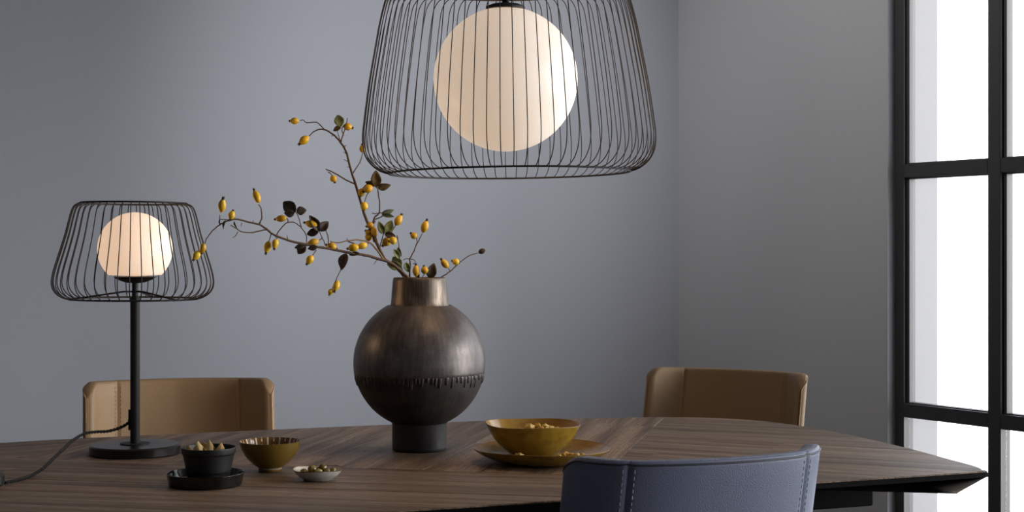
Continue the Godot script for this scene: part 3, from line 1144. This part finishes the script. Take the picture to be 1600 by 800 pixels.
func make_tableware() -> void:
	# black saucer and cup of chips
	var t := thing("saucer", "glossy black straight-sided saucer dish under the small black cup", "dish", on_table(321, 2.823))
	part("body", lathe([[Vector2(0, 0.0004), Vector2(0.064, 0.0004), Vector2(0.0665, 0.003)], smooth([Vector2(0.0665, 0.003), Vector2(0.0685, 0.014), Vector2(0.0700, 0.0215), Vector2(0.0708, 0.0228), Vector2(0.0700, 0.0238), Vector2(0.0685, 0.0230), Vector2(0.066, 0.014), Vector2(0.062, 0.0075), Vector2(0.05, 0.006), Vector2(0, 0.006)], 4)], 72), M.black_glaze, t)
	var cup_at := on_table(326, 2.83) + Vector3(0, 0.0062, 0)
	t = thing("cup", "small matt black tapered cup filled with chips on the black saucer", "cup", cup_at)
	part("body", lathe([[Vector2(0, 0.0002), Vector2(0.0355, 0.0002), Vector2(0.037, 0.0015)], smooth([Vector2(0.037, 0.0015), Vector2(0.0415, 0.025), Vector2(0.0465, 0.048), Vector2(0.0480, 0.0515), Vector2(0.0490, 0.0525), Vector2(0.0502, 0.0615), Vector2(0.0496, 0.063), Vector2(0.0482, 0.0622), Vector2(0.0470, 0.053), Vector2(0.043, 0.032), Vector2(0.036, 0.012), Vector2(0.0, 0.009)], 4)], 72), M.black_matt, t)
	make_chips(cup_at)
	# ribbed brown bowl
	t = thing("bowl", "olive brown glazed bowl with pale stripes inside, beside the black cup", "bowl", on_table(422, 3.003))
	part("body", lathe([[Vector2(0.0195, 0.0004), Vector2(0.0222, 0.0008), Vector2(0.0225, 0.0045)], smooth([Vector2(0.0232, 0.0075), Vector2(0.033, 0.0145), Vector2(0.046, 0.028), Vector2(0.055, 0.043), Vector2(0.0598, 0.0575), Vector2(0.0603, 0.0588), Vector2(0.0594, 0.0590)], 5)], 72), M.olive_glaze, t)
	part("interior", lathe([smooth([Vector2(0.0594, 0.0590), Vector2(0.0580, 0.0560), Vector2(0.0525, 0.042), Vector2(0.043, 0.0285), Vector2(0.030, 0.0185), Vector2(0.012, 0.014), Vector2(0.0, 0.0135)], 4)], 72, func(v: Vector3, a: float) -> Vector3:
		var k := 1.0 - 0.014 * (0.5 + 0.5 * cos(a * 30.0)) * smoothstep(0.01, 0.04, Vector2(v.x, v.z).length())
		return Vector3(v.x * k, v.y, v.z * k)), M.ribbed, t).set_meta("label", "striped and dotted cream and brown glaze")
	part("foot_ring", lathe([[Vector2(0.0195, 0.0046), Vector2(0.0226, 0.0046), Vector2(0.0230, 0.0076)]], 48), M.pale_clay, t)
	# white dish of olives
	var dish_at := on_table(496.5, 2.886)
	t = thing("small_dish", "small off-white footed dish with a brown rim holding green olives", "dish", dish_at)
	part("body", lathe([[Vector2(0, 0.0004), Vector2(0.024, 0.0004), Vector2(0.0262, 0.0012)], smooth([Vector2(0.0262, 0.0012), Vector2(0.029, 0.0035), Vector2(0.037, 0.0090), Vector2(0.0435, 0.0160), Vector2(0.0464, 0.0203)], 4)], 64, dish_wobble), M.white_glaze, t)
	part("interior", lathe([smooth([Vector2(0.0458, 0.0208), Vector2(0.0430, 0.0165), Vector2(0.036, 0.0105), Vector2(0.026, 0.0062), Vector2(0.0, 0.0048)], 4)], 64, dish_wobble), M.speckled_glaze, t)
	part("rim", lathe([smooth([Vector2(0.0464, 0.0203), Vector2(0.0471, 0.0213), Vector2(0.0466, 0.0218), Vector2(0.0458, 0.0208)], 3)], 64, dish_wobble), M.rim_brown, t).set_meta("label", "thin brown rim")
	make_olives(dish_at)
	# oval plate and yellow bowl of nuts
	var plate_at := on_table(847.5, 3.13)
	t = thing("plate", "wide shallow mustard yellow glazed plate with upturned rim under the yellow bowl", "plate", plate_at)
	part("body", lathe([[Vector2(0, 0.0004), Vector2(0.082, 0.0004), Vector2(0.0855, 0.0016)], smooth([Vector2(0.0855, 0.0016), Vector2(0.104, 0.0080), Vector2(0.124, 0.0175), Vector2(0.1370, 0.0262), Vector2(0.1402, 0.0292)], 4)], 96, plate_wobble), M.mustard, t)
	part("interior", lathe([smooth([Vector2(0.1384, 0.0298), Vector2(0.1345, 0.0270), Vector2(0.120, 0.0185), Vector2(0.102, 0.0115), Vector2(0.082, 0.0085), Vector2(0.0, 0.0080)], 4)], 96, plate_wobble), M.mustard_inside, t)
	part("rim", lathe([smooth([Vector2(0.1402, 0.0292), Vector2(0.1404, 0.0304), Vector2(0.1394, 0.0306), Vector2(0.1384, 0.0298)], 3)], 96, plate_wobble), M.rim_gold, t).set_meta("label", "thin brown rim")
	var yellow_at := on_table(832, 3.15) + Vector3(0, 0.0084, 0)
	t = thing("bowl", "mustard yellow glazed bowl with a wavy rim holding nuts, set on the wide plate", "bowl", yellow_at)
	part("body", lathe([[Vector2(0, 0.0003), Vector2(0.036, 0.0003), Vector2(0.0395, 0.002)], smooth([Vector2(0.0395, 0.002), Vector2(0.053, 0.0105), Vector2(0.071, 0.026), Vector2(0.0855, 0.0435), Vector2(0.0955, 0.0610), Vector2(0.0985, 0.0672)], 4)], 96, bowl_wobble), M.mustard, t)
	part("interior", lathe([smooth([Vector2(0.0966, 0.0678), Vector2(0.0930, 0.0615), Vector2(0.083, 0.0450), Vector2(0.068, 0.0295), Vector2(0.050, 0.0165), Vector2(0.03, 0.0105), Vector2(0.0, 0.0090)], 4)], 96, bowl_wobble), M.mustard_inside, t)
	part("rim", lathe([smooth([Vector2(0.0985, 0.0672), Vector2(0.0987, 0.0683), Vector2(0.0978, 0.0687), Vector2(0.0966, 0.0678)], 3)], 96, bowl_wobble), M.rim_gold, t).set_meta("label", "thin brown rim")
	make_nuts(yellow_at, plate_at)


func dish_wobble(v: Vector3, a: float) -> Vector3:
	var k := smoothstep(0.02, 0.047, Vector2(v.x, v.z).length())
	return Vector3(v.x * (1.0 + 0.012 * k * sin(a * 2.0 + 0.6)), v.y * (1.0 + 0.06 * k * sin(a * 3.0 + 1.0)), v.z * (1.0 + 0.012 * k * cos(a * 3.0)))


func plate_wobble(v: Vector3, a: float) -> Vector3:
	var k := smoothstep(0.08, 0.14, Vector2(v.x, v.z).length())
	var r := 1.0 + 0.014 * k * sin(a * 3.0 + 0.4) + 0.008 * k * sin(a * 5.0)
	return Vector3(v.x * r, v.y + 0.0012 * k * sin(a * 2.0 + 2.0), v.z * r)


func bowl_wobble(v: Vector3, a: float) -> Vector3:
	var k := smoothstep(0.035, 0.1, Vector2(v.x, v.z).length())
	var r := 1.0 + 0.016 * k * sin(a * 3.0 + 2.2) + 0.012 * k * sin(a * 2.0 + 1.0)
	return Vector3(v.x * r, v.y + k * (0.0016 * sin(a * 3.0 + 0.7) - 0.012 * v.x), v.z * r)


func chip_mesh(v: int) -> ArrayMesh:
	# a curled triangular crisp, about 3 cm, 1.6 mm thick
	var st := begin()
	var size := 0.033 + 0.003 * v
	var corners := [Vector2(0, 0.62), Vector2(-0.52, -0.38), Vector2(0.55, -0.34)]
	var rim := []
	for k in 3:
		var a: Vector2 = corners[k]
		var b: Vector2 = corners[(k + 1) % 3]
		for j in 4:
			rim.append(a.lerp(b, 0.03 + 0.94 * j / 3.0))
	var shape := func(q: Vector2, side: float) -> Vector3:
		return Vector3(q.x * size, q.y * size, size * (0.12 * q.x * q.x - 0.14 * q.y * q.y + 0.05 * sin(q.x * 14.0 + v)) + side * 0.0008)
	for side in [1.0, -1.0]:
		st.set_smooth_group(0 if side > 0 else 1)
		for ring in 2:
			for k in rim.size():
				var a: Vector2 = rim[k]
				var b: Vector2 = rim[(k + 1) % rim.size()]
				var o := shape.call(Vector2.ZERO, -side) as Vector3
				if ring == 0:
					out_tri(st, shape.call(Vector2.ZERO, side), shape.call(a * 0.55, side), shape.call(b * 0.55, side), o)
				else:
					out_tri(st, shape.call(a * 0.55, side), shape.call(a, side), shape.call(b, side), o)
					out_tri(st, shape.call(a * 0.55, side), shape.call(b, side), shape.call(b * 0.55, side), o)
	st.set_smooth_group(2)
	for k in rim.size():
		var a: Vector2 = rim[k]
		var b: Vector2 = rim[(k + 1) % rim.size()]
		out_tri(st, shape.call(a, 1.0), shape.call(b, 1.0), shape.call(b, -1.0), Vector3.ZERO)
		out_tri(st, shape.call(a, 1.0), shape.call(b, -1.0), shape.call(a, -1.0), Vector3.ZERO)
	return done(st)


func make_chips(cup: Vector3) -> void:
	var meshes := [chip_mesh(0), chip_mesh(1), chip_mesh(2)]
	# offset from the cup centre, turn, tilt, roll
	var list := [[-0.031, 0.050, 0.010, 0.4, -0.25, 0.3, "leftmost of the crisp triangular chips in the black cup"], [-0.022, 0.053, -0.004, -0.5, 0.1, -0.2, "crisp triangular chip standing left of the middle of the black cup"], [-0.014, 0.053, 0.012, 0.2, 0.2, 0.15, "front crisp triangular chip left of the peak in the black cup"], [-0.004, 0.055, -0.008, -0.3, -0.1, 0.6, "small crisp triangular chip behind the peak in the black cup"],
		[0.003, 0.056, 0.006, 0.1, -0.15, 0.05, "tallest pointed crisp triangular chip in the middle of the black cup"], [0.021, 0.050, 0.002, 0.3, 0.25, -0.1, "small pointed crisp triangular chip right of the middle of the black cup"], [0.024, 0.0545, -0.004, 0.6, -1.38, 0.1, "rightmost crisp triangular chip lying flat in the black cup"]]
	for k in list.size():
		var q = list[k]
		var o := part("chip", meshes[k % 3], M["chip_%d" % (k % 2)], self)
		tag(o, q[6], "chip", "chips in the black cup")
		o.transform = Transform3D(Basis.from_euler(Vector3(q[4], q[3], q[5])), cup + Vector3(q[0], q[1], q[2]))


func make_olives(dish: Vector3) -> void:
	var body := lathe([range(13).map(func(k): return Vector2(0.5 * pow(sin(PI * k / 12.0), 0.9), (k / 12.0 - 0.5) * 1.15))], 20)
	var mark := lathe([[Vector2(0.13, 0.545), Vector2(0.09, 0.572), Vector2(0.0, 0.565)]], 10)
	var list := [[-0.0105, 0.0205, 0.002, 0.0175, "large brownish green olive on top of the pile in the white dish"], [0.009, 0.0225, -0.004, 0.0165, "dark green olive at the back of the pile in the white dish"], [0.0035, 0.0155, 0.0145, 0.0165, "pale green olive at the front of the pile in the white dish"], [0.0180, 0.0165, 0.009, 0.0145, "yellowish olive at the right of the pile in the white dish"],
		[-0.025, 0.0150, 0.008, 0.0155, "pale olive lying low at the left of the white dish"], [-0.0135, 0.0120, 0.019, 0.0130, "small olive at the front left of the pile in the white dish"], [0.0285, 0.0172, 0.000, 0.0135, "brown olive near the right rim of the white dish"], [0.000, 0.0150, -0.018, 0.0160, "olive at the back rim of the white dish, behind the pile"]]
	for k in list.size():
		var q = list[k]
		var o := thing("olive", q[4], "olive", dish + Vector3(q[0], q[1], q[2]), 0.0, "olives in the white dish")
		o.rotation = Vector3(1.1 + 0.4 * sin(k * 2.1), k * 1.7, 0.3 * cos(k * 1.3))
		o.scale = Vector3.ONE * q[3]
		part("flesh", body, M["olive_%d" % (k % 3)], o)
		part("stem_end", mark, M.calyx, o)


func nut_mesh(v: int) -> ArrayMesh:
	var f := FastNoiseLite.new()
	f.seed = 30 + v; f.frequency = 1.6; f.fractal_octaves = 2
	var st := begin()
	var rows := []
	for i in 13:
		var row := PackedVector3Array()
		for j in 19:
			var la := -PI / 2 + PI * i / 12.0
			var lo := TAU * (j % 18) / 18.0
			var d := Vector3(cos(la) * sin(lo), sin(la), cos(la) * cos(lo))
			row.append(d * (0.5 + 0.26 * f.get_noise_3dv(d * 1.3) + 0.07 * sin(d.x * 9.0 + v) * cos(d.z * 8.0)) * Vector3(1.0, 0.78, 0.9))
		rows.append(row)
	grid(st, rows)
	return done(st)


func make_nuts(bowl: Vector3, plate: Vector3) -> void:
	var meshes := [nut_mesh(0), nut_mesh(1), nut_mesh(2)]
	var list := [[-0.006, 0.060, 0.004, 0.019, "round pale nut at the left of the heap in the yellow bowl"], [0.011, 0.060, -0.010, 0.016, "small nut at the back of the heap in the yellow bowl"], [0.0255, 0.058, 0.000, 0.018, "golden nut on the right of the heap in the yellow bowl"], [0.017, 0.055, 0.022, 0.019, "pale nut at the front of the heap in the yellow bowl"], [0.050, 0.0555, 0.018, 0.017, "nut lying apart at the right in the yellow bowl"],
		[-0.022, 0.053, 0.018, 0.018, "nut low at the front left of the heap in the yellow bowl"], [0.036, 0.053, -0.018, 0.018, "nut low at the back right of the heap in the yellow bowl"], [0.003, 0.049, 0.035, 0.018, "nut half hidden by the front rim of the yellow bowl"], [0.034, 0.050, 0.034, 0.017, "nut half hidden by the front right rim of the yellow bowl"], [-0.030, 0.049, -0.012, 0.018, "nut low at the back left of the heap in the yellow bowl"]]
	# a bed of nuts lies under the ones that show
	for k in 6:
		var a := TAU * k / 6.0
		var r := 0.026
		list.append([r * sin(a), 0.040, r * cos(a), 0.028, "nut deep in the heap of the yellow bowl under the upper nuts"])
	for k in list.size():
		var q = list[k]
		var o := part("nut", meshes[k % 3], M["nut_%d" % (k % 2)], self)
		tag(o, q[4], "nut", "nuts in the yellow bowl")
		o.transform = Transform3D(Basis.from_euler(Vector3(k * 1.1, k * 2.3, k * 0.7)) * Basis.from_scale(Vector3.ONE * q[3]), bowl + Vector3(q[0], q[1], q[2]))
	var spilled := [[-0.048, 0.0205, 0.072, 0.019, "single nut on the plate in front of the yellow bowl"], [0.044, 0.0215, 0.076, 0.021, "pale nut lying on the plate just right of the bowl foot"], [0.031, 0.0200, 0.083, 0.016, "small pale nut piece on the plate before the bowl"], [0.056, 0.0210, 0.080, 0.017, "golden nut piece in the middle of the little spill on the plate"], [0.067, 0.0215, 0.083, 0.016, "golden nut crumb at the right of the spill on the plate"], [0.078, 0.0220, 0.076, 0.014, "rightmost nut crumb of the spill on the plate"]]
	for k in spilled.size():
		var q = spilled[k]
		var o := part("nut", meshes[k % 3], M["nut_%d" % (k % 2)], self)
		tag(o, q[4], "nut", "nuts spilled on the plate")
		o.transform = Transform3D(Basis.from_euler(Vector3(k * 0.9, k * 1.3, k * 0.5)) * Basis.from_scale(Vector3.ONE * q[3]), plate + Vector3(q[0], q[1], q[2]))


# ---------------------------------------------------------------- materials

func make_materials() -> void:
	var plaster := noise_tex(0.02, 3, true, 2.0, 4, 512)
	for q in [["wall", Color(0.50, 0.515, 0.55)], ["wall_right", Color(0.53, 0.535, 0.55)], ["wall_unseen", Color(0.45, 0.46, 0.49)], ["ceiling", Color(0.78, 0.78, 0.78)]]:
		var m := mat(q[0], q[1], 0.85)
		m.normal_enabled = true
		m.normal_texture = plaster
		m.normal_scale = 0.12
		m.uv1_triplanar = true
		m.uv1_world_triplanar = true
		m.uv1_scale = Vector3.ONE * 1.2
	mat("floor", Color(0.40, 0.36, 0.33), 0.6)
	mat("steel", Color(0.125, 0.128, 0.137), 0.5)
	mat("render_grey", Color(0.50, 0.50, 0.505), 0.9)
	mat("bead", Color(0.16, 0.16, 0.17), 0.5, 0.1)
	var g := mat("glass", Color(1, 1, 1, 0.06), 0.02)
	g.transparency = BaseMaterial3D.TRANSPARENCY_ALPHA
	var wood := wood_images()
	for k in 5:
		var m := mat("wood_%d" % k, [Color(1.0, 0.99, 0.98), Color(0.92, 0.91, 0.90), Color(0.95, 0.93, 0.90), Color(1.0, 0.98, 0.95), Color(0.89, 0.88, 0.88)][k], 0.48)
		m.albedo_texture = wood[0]
		m.heightmap_enabled = false
		m.roughness = 0.5
		m.metallic_specular = 0.4
		m.heightmap_enabled = true
		m.heightmap_texture = wood[1]
		m.heightmap_scale = 0.04
	var ln := mat("lens", Color(0.9, 0.9, 0.9), 0.3)
	ln.emission_enabled = true
	ln.emission = Color(1.0, 0.985, 0.97)
	ln.emission_energy_multiplier = 1.0
	mat("table_edge", Color(0.03, 0.03, 0.035), 0.75).metallic_specular = 0.2
	mat("table_bevel", Color(0.44, 0.40, 0.37), 0.6)
	mat("black_metal", Color(0.03, 0.031, 0.036), 0.6)
	mat("black_plastic", Color(0.04, 0.04, 0.045), 0.5)
	mat("cable", Color(0.05, 0.05, 0.055), 0.8)
	var marble := mat("marble", Color.WHITE, 0.28)
	marble.albedo_texture = ramp_tex(0.012, 8, [Color(0.05, 0.05, 0.055), Color(0.05, 0.05, 0.055), Color(0.045, 0.045, 0.05), Color(0.07, 0.07, 0.075), Color(0.3, 0.29, 0.28)], 5)
	marble.uv1_triplanar = true
	marble.uv1_scale = Vector3.ONE * 6.0
	for q in [["globe_large", Color(1.0, 0.885, 0.77), 0.50], ["globe_small", Color(1.0, 0.835, 0.69), 0.70]]:
		var m := mat(q[0], Color(0.93, 0.92, 0.90), 0.35)
		m.emission_enabled = true
		m.emission = q[1]
		m.emission_energy_multiplier = q[2]
	var leather_bump := noise_tex(0.09, 21, false, 1.0, 3, 512)
	for q in [["leather_tan", Color(0.56, 0.46, 0.335), 0.55], ["leather_blue", Color(0.40, 0.43, 0.52), 0.48], ["piping_tan", Color(0.66, 0.53, 0.38), 0.5], ["piping_blue", Color(0.20, 0.21, 0.25), 0.5]]:
		var m := mat(q[0], q[1], q[2])
		m.heightmap_enabled = true
		m.heightmap_texture = leather_bump
		m.heightmap_scale = 0.05
		m.uv1_triplanar = true
		m.uv1_scale = Vector3.ONE * 7.5
	mat("thread_tan", Color(0.54, 0.43, 0.30), 0.8)
	mat("thread_blue", Color(0.66, 0.68, 0.74), 0.8)
	var vg := mat("vase_glaze", Color.WHITE, 0.41, 0.55)
	vg.albedo_texture = glaze_image(41, Color(0.32, 0.30, 0.295), Color(0.43, 0.41, 0.40), Color(0.27, 0.25, 0.24))
	var vn := mat("vase_neck", Color.WHITE, 0.42, 0.6)
	vn.albedo_texture = glaze_image(47, Color(0.30, 0.275, 0.25), Color(0.52, 0.47, 0.42), Color(0.40, 0.31, 0.22))
	var vd := mat("vase_dark", Color.WHITE, 0.55, 0.4)
	vd.albedo_texture = glaze_image(43, Color(0.17, 0.16, 0.155), Color(0.25, 0.235, 0.22), Color(0.30, 0.25, 0.2))
	mat("vase_foot", Color(0.24, 0.235, 0.24), 0.45, 0.5)
	mat("vase_drip", Color(0.25, 0.235, 0.23), 0.32, 0.4)
	for k in 3:
		var m := mat("hip_%d" % k, [Color(0.84, 0.68, 0.10), Color(0.78, 0.62, 0.12), Color(0.86, 0.72, 0.17)][k], 0.42)
		m.subsurf_scatter_enabled = true
		m.subsurf_scatter_strength = 0.1
	mat("calyx", Color(0.24, 0.17, 0.12), 0.9)
	mat("bark", Color(0.34, 0.27, 0.21), 0.85)
	mat("pale_bark", Color(0.52, 0.43, 0.33), 0.85)
	mat("twig", Color(0.35, 0.28, 0.20), 0.85)
	for q in [["leaf_green", Color(0.47, 0.53, 0.35)], ["leaf_dark_green", Color(0.30, 0.34, 0.26)], ["leaf_autumn", Color(0.38, 0.33, 0.21)], ["leaf_brown", Color(0.24, 0.195, 0.165)], ["leaf_umber", Color(0.30, 0.245, 0.20)]]:
		var m := mat(q[0], q[1], 0.7)
		m.albedo_texture = ramp_tex(0.03, 14, [Color(0.75, 0.7, 0.65), Color(1, 1, 1), Color(1.0, 0.95, 0.85)], 3, 128)
	mat("black_glaze", Color(0.035, 0.033, 0.033), 0.16)
	mat("black_matt", Color(0.05, 0.051, 0.055), 0.5)
	mat("olive_glaze", Color(0.42, 0.33, 0.13), 0.2)
	var rb := mat("ribbed", Color.WHITE, 0.12)
	rb.albedo_texture = ribbed_glaze()
	mat("pale_clay", Color(0.62, 0.58, 0.52), 0.4)
	mat("white_glaze", Color(0.74, 0.73, 0.71), 0.3)
	var sp := mat("speckled_glaze", Color.WHITE, 0.25)
	sp.albedo_texture = ramp_tex(0.09, 17, [Color(0.55, 0.47, 0.38), Color(0.78, 0.74, 0.68), Color(0.84, 0.82, 0.78), Color(0.84, 0.82, 0.78)], 3)
	sp.uv1_triplanar = true
	sp.uv1_scale = Vector3.ONE * 14.0
	mat("rim_brown", Color(0.40, 0.29, 0.18), 0.3)
	mat("rim_gold", Color(0.52, 0.40, 0.22), 0.2)
	for q in [["mustard", [Color(0.39, 0.305, 0.10), Color(0.53, 0.42, 0.14), Color(0.57, 0.46, 0.17), Color(0.43, 0.335, 0.115)]], ["mustard_inside", [Color(0.50, 0.39, 0.18), Color(0.62, 0.50, 0.23), Color(0.57, 0.45, 0.21), Color(0.44, 0.33, 0.15)]]]:
		var m := mat(q[0], Color.WHITE, 0.16)
		m.albedo_texture = ramp_tex(0.02, 19, q[1], 4)
		m.uv1_triplanar = true
		m.uv1_scale = Vector3.ONE * 5.0
	mat("chip_0", Color(0.80, 0.68, 0.46), 0.7)
	mat("chip_1", Color(0.74, 0.60, 0.38), 0.7)
	mat("olive_0", Color(0.46, 0.40, 0.20), 0.25)
	mat("olive_1", Color(0.42, 0.34, 0.15), 0.25)
	mat("olive_2", Color(0.66, 0.60, 0.36), 0.28)
	mat("nut_0", Color(0.80, 0.68, 0.38), 0.55)
	mat("nut_1", Color(0.74, 0.57, 0.22), 0.55)


# ---------------------------------------------------------------- scene

func _ready() -> void:
	rng.seed = 7
	var cam := Camera3D.new()
	cam.name = "camera"
	var near := 0.1
	cam.set_frustum(800.0 / FOCAL * near, Vector2(0, (HORIZON - 400.0) / FOCAL * near), near, 60.0)
	cam.position = Vector3(0, EYE, 0)
	add_child(cam)
	cam.current = true
	var world := WorldEnvironment.new()
	world.name = "environment"
	var e := Environment.new()
	e.background_mode = Environment.BG_SKY
	var sky := ProceduralSkyMaterial.new()
	sky.sky_top_color = Color(0.95, 0.97, 1.0)
	sky.sky_horizon_color = Color(0.97, 0.98, 1.0)
	sky.ground_horizon_color = Color(0.97, 0.98, 1.0)
	sky.ground_bottom_color = Color(0.45, 0.45, 0.45)
	sky.ground_curve = 0.4
	e.sky = Sky.new()
	e.sky.sky_material = sky
	e.background_energy_multiplier = 4.3
	e.tonemap_mode = Environment.TONE_MAPPER_LINEAR
	e.tonemap_exposure = 1.0
	e.sdfgi_enabled = true
	e.ssao_enabled = true
	e.ssil_enabled = true
	world.environment = e
	add_child(world)
	room = Transform3D(Basis(Vector3(0.85, 0, -0.527).normalized(), Vector3.UP, Vector3(0.527, 0, 0.85).normalized()), Vector3(0.704, 0, -6.5))

	var sun := DirectionalLight3D.new()      # soft sun-like light, source out of view, placed to brighten vase, chair and wall
	sun.name = "unseen_soft_sun"
	sun.light_color = Color(1.0, 0.99, 0.98)
	sun.light_energy = 1.7
	sun.light_angular_distance = 36.0
	sun.sky_mode = DirectionalLight3D.SKY_MODE_LIGHT_ONLY
	sun.shadow_enabled = true
	add_child(sun)
	sun.basis = Basis.looking_at(room.basis * Vector3(-0.72, -0.13, -0.58))

	make_materials()
	make_room()
	unseen_ceiling_spot("unseen ceiling spotlight placed to light the back wall behind the vase", Vector3(-1.5, ROOM_H, 3.2), Vector3(-1.1, 1.80, 0.0), 9.0, 24.0)
	unseen_ceiling_spot("unseen ceiling spotlight placed to light the plain wall beside the window", Vector3(-1.9, ROOM_H, 1.2), Vector3(0.0, 1.9, 0.7), 3.3, 44.0)
	make_table()
	make_chair("dining_chair", "tan leather bucket dining chair behind the table at the left, behind the table lamp", M.leather_tan, M.piping_tan, M.thread_tan, Vector3(-0.835, 0, -3.90), PI - deg_to_rad(-15), "tan dining chairs")
	make_chair("dining_chair", "tan leather bucket dining chair behind the table at the right, by the room corner", M.leather_tan, M.piping_tan, M.thread_tan, Vector3(0.52, 0, -4.25), PI - deg_to_rad(32), "tan dining chairs")
	make_chair("dining_chair", "blue-grey leather bucket dining chair in front of the table, seen from behind", M.leather_blue, M.piping_blue, M.thread_blue, Vector3(0.258, 0, -2.84), deg_to_rad(21.5))
	make_table_lamp()
	make_pendant()
	make_vase()
	make_branches()
	make_tableware()
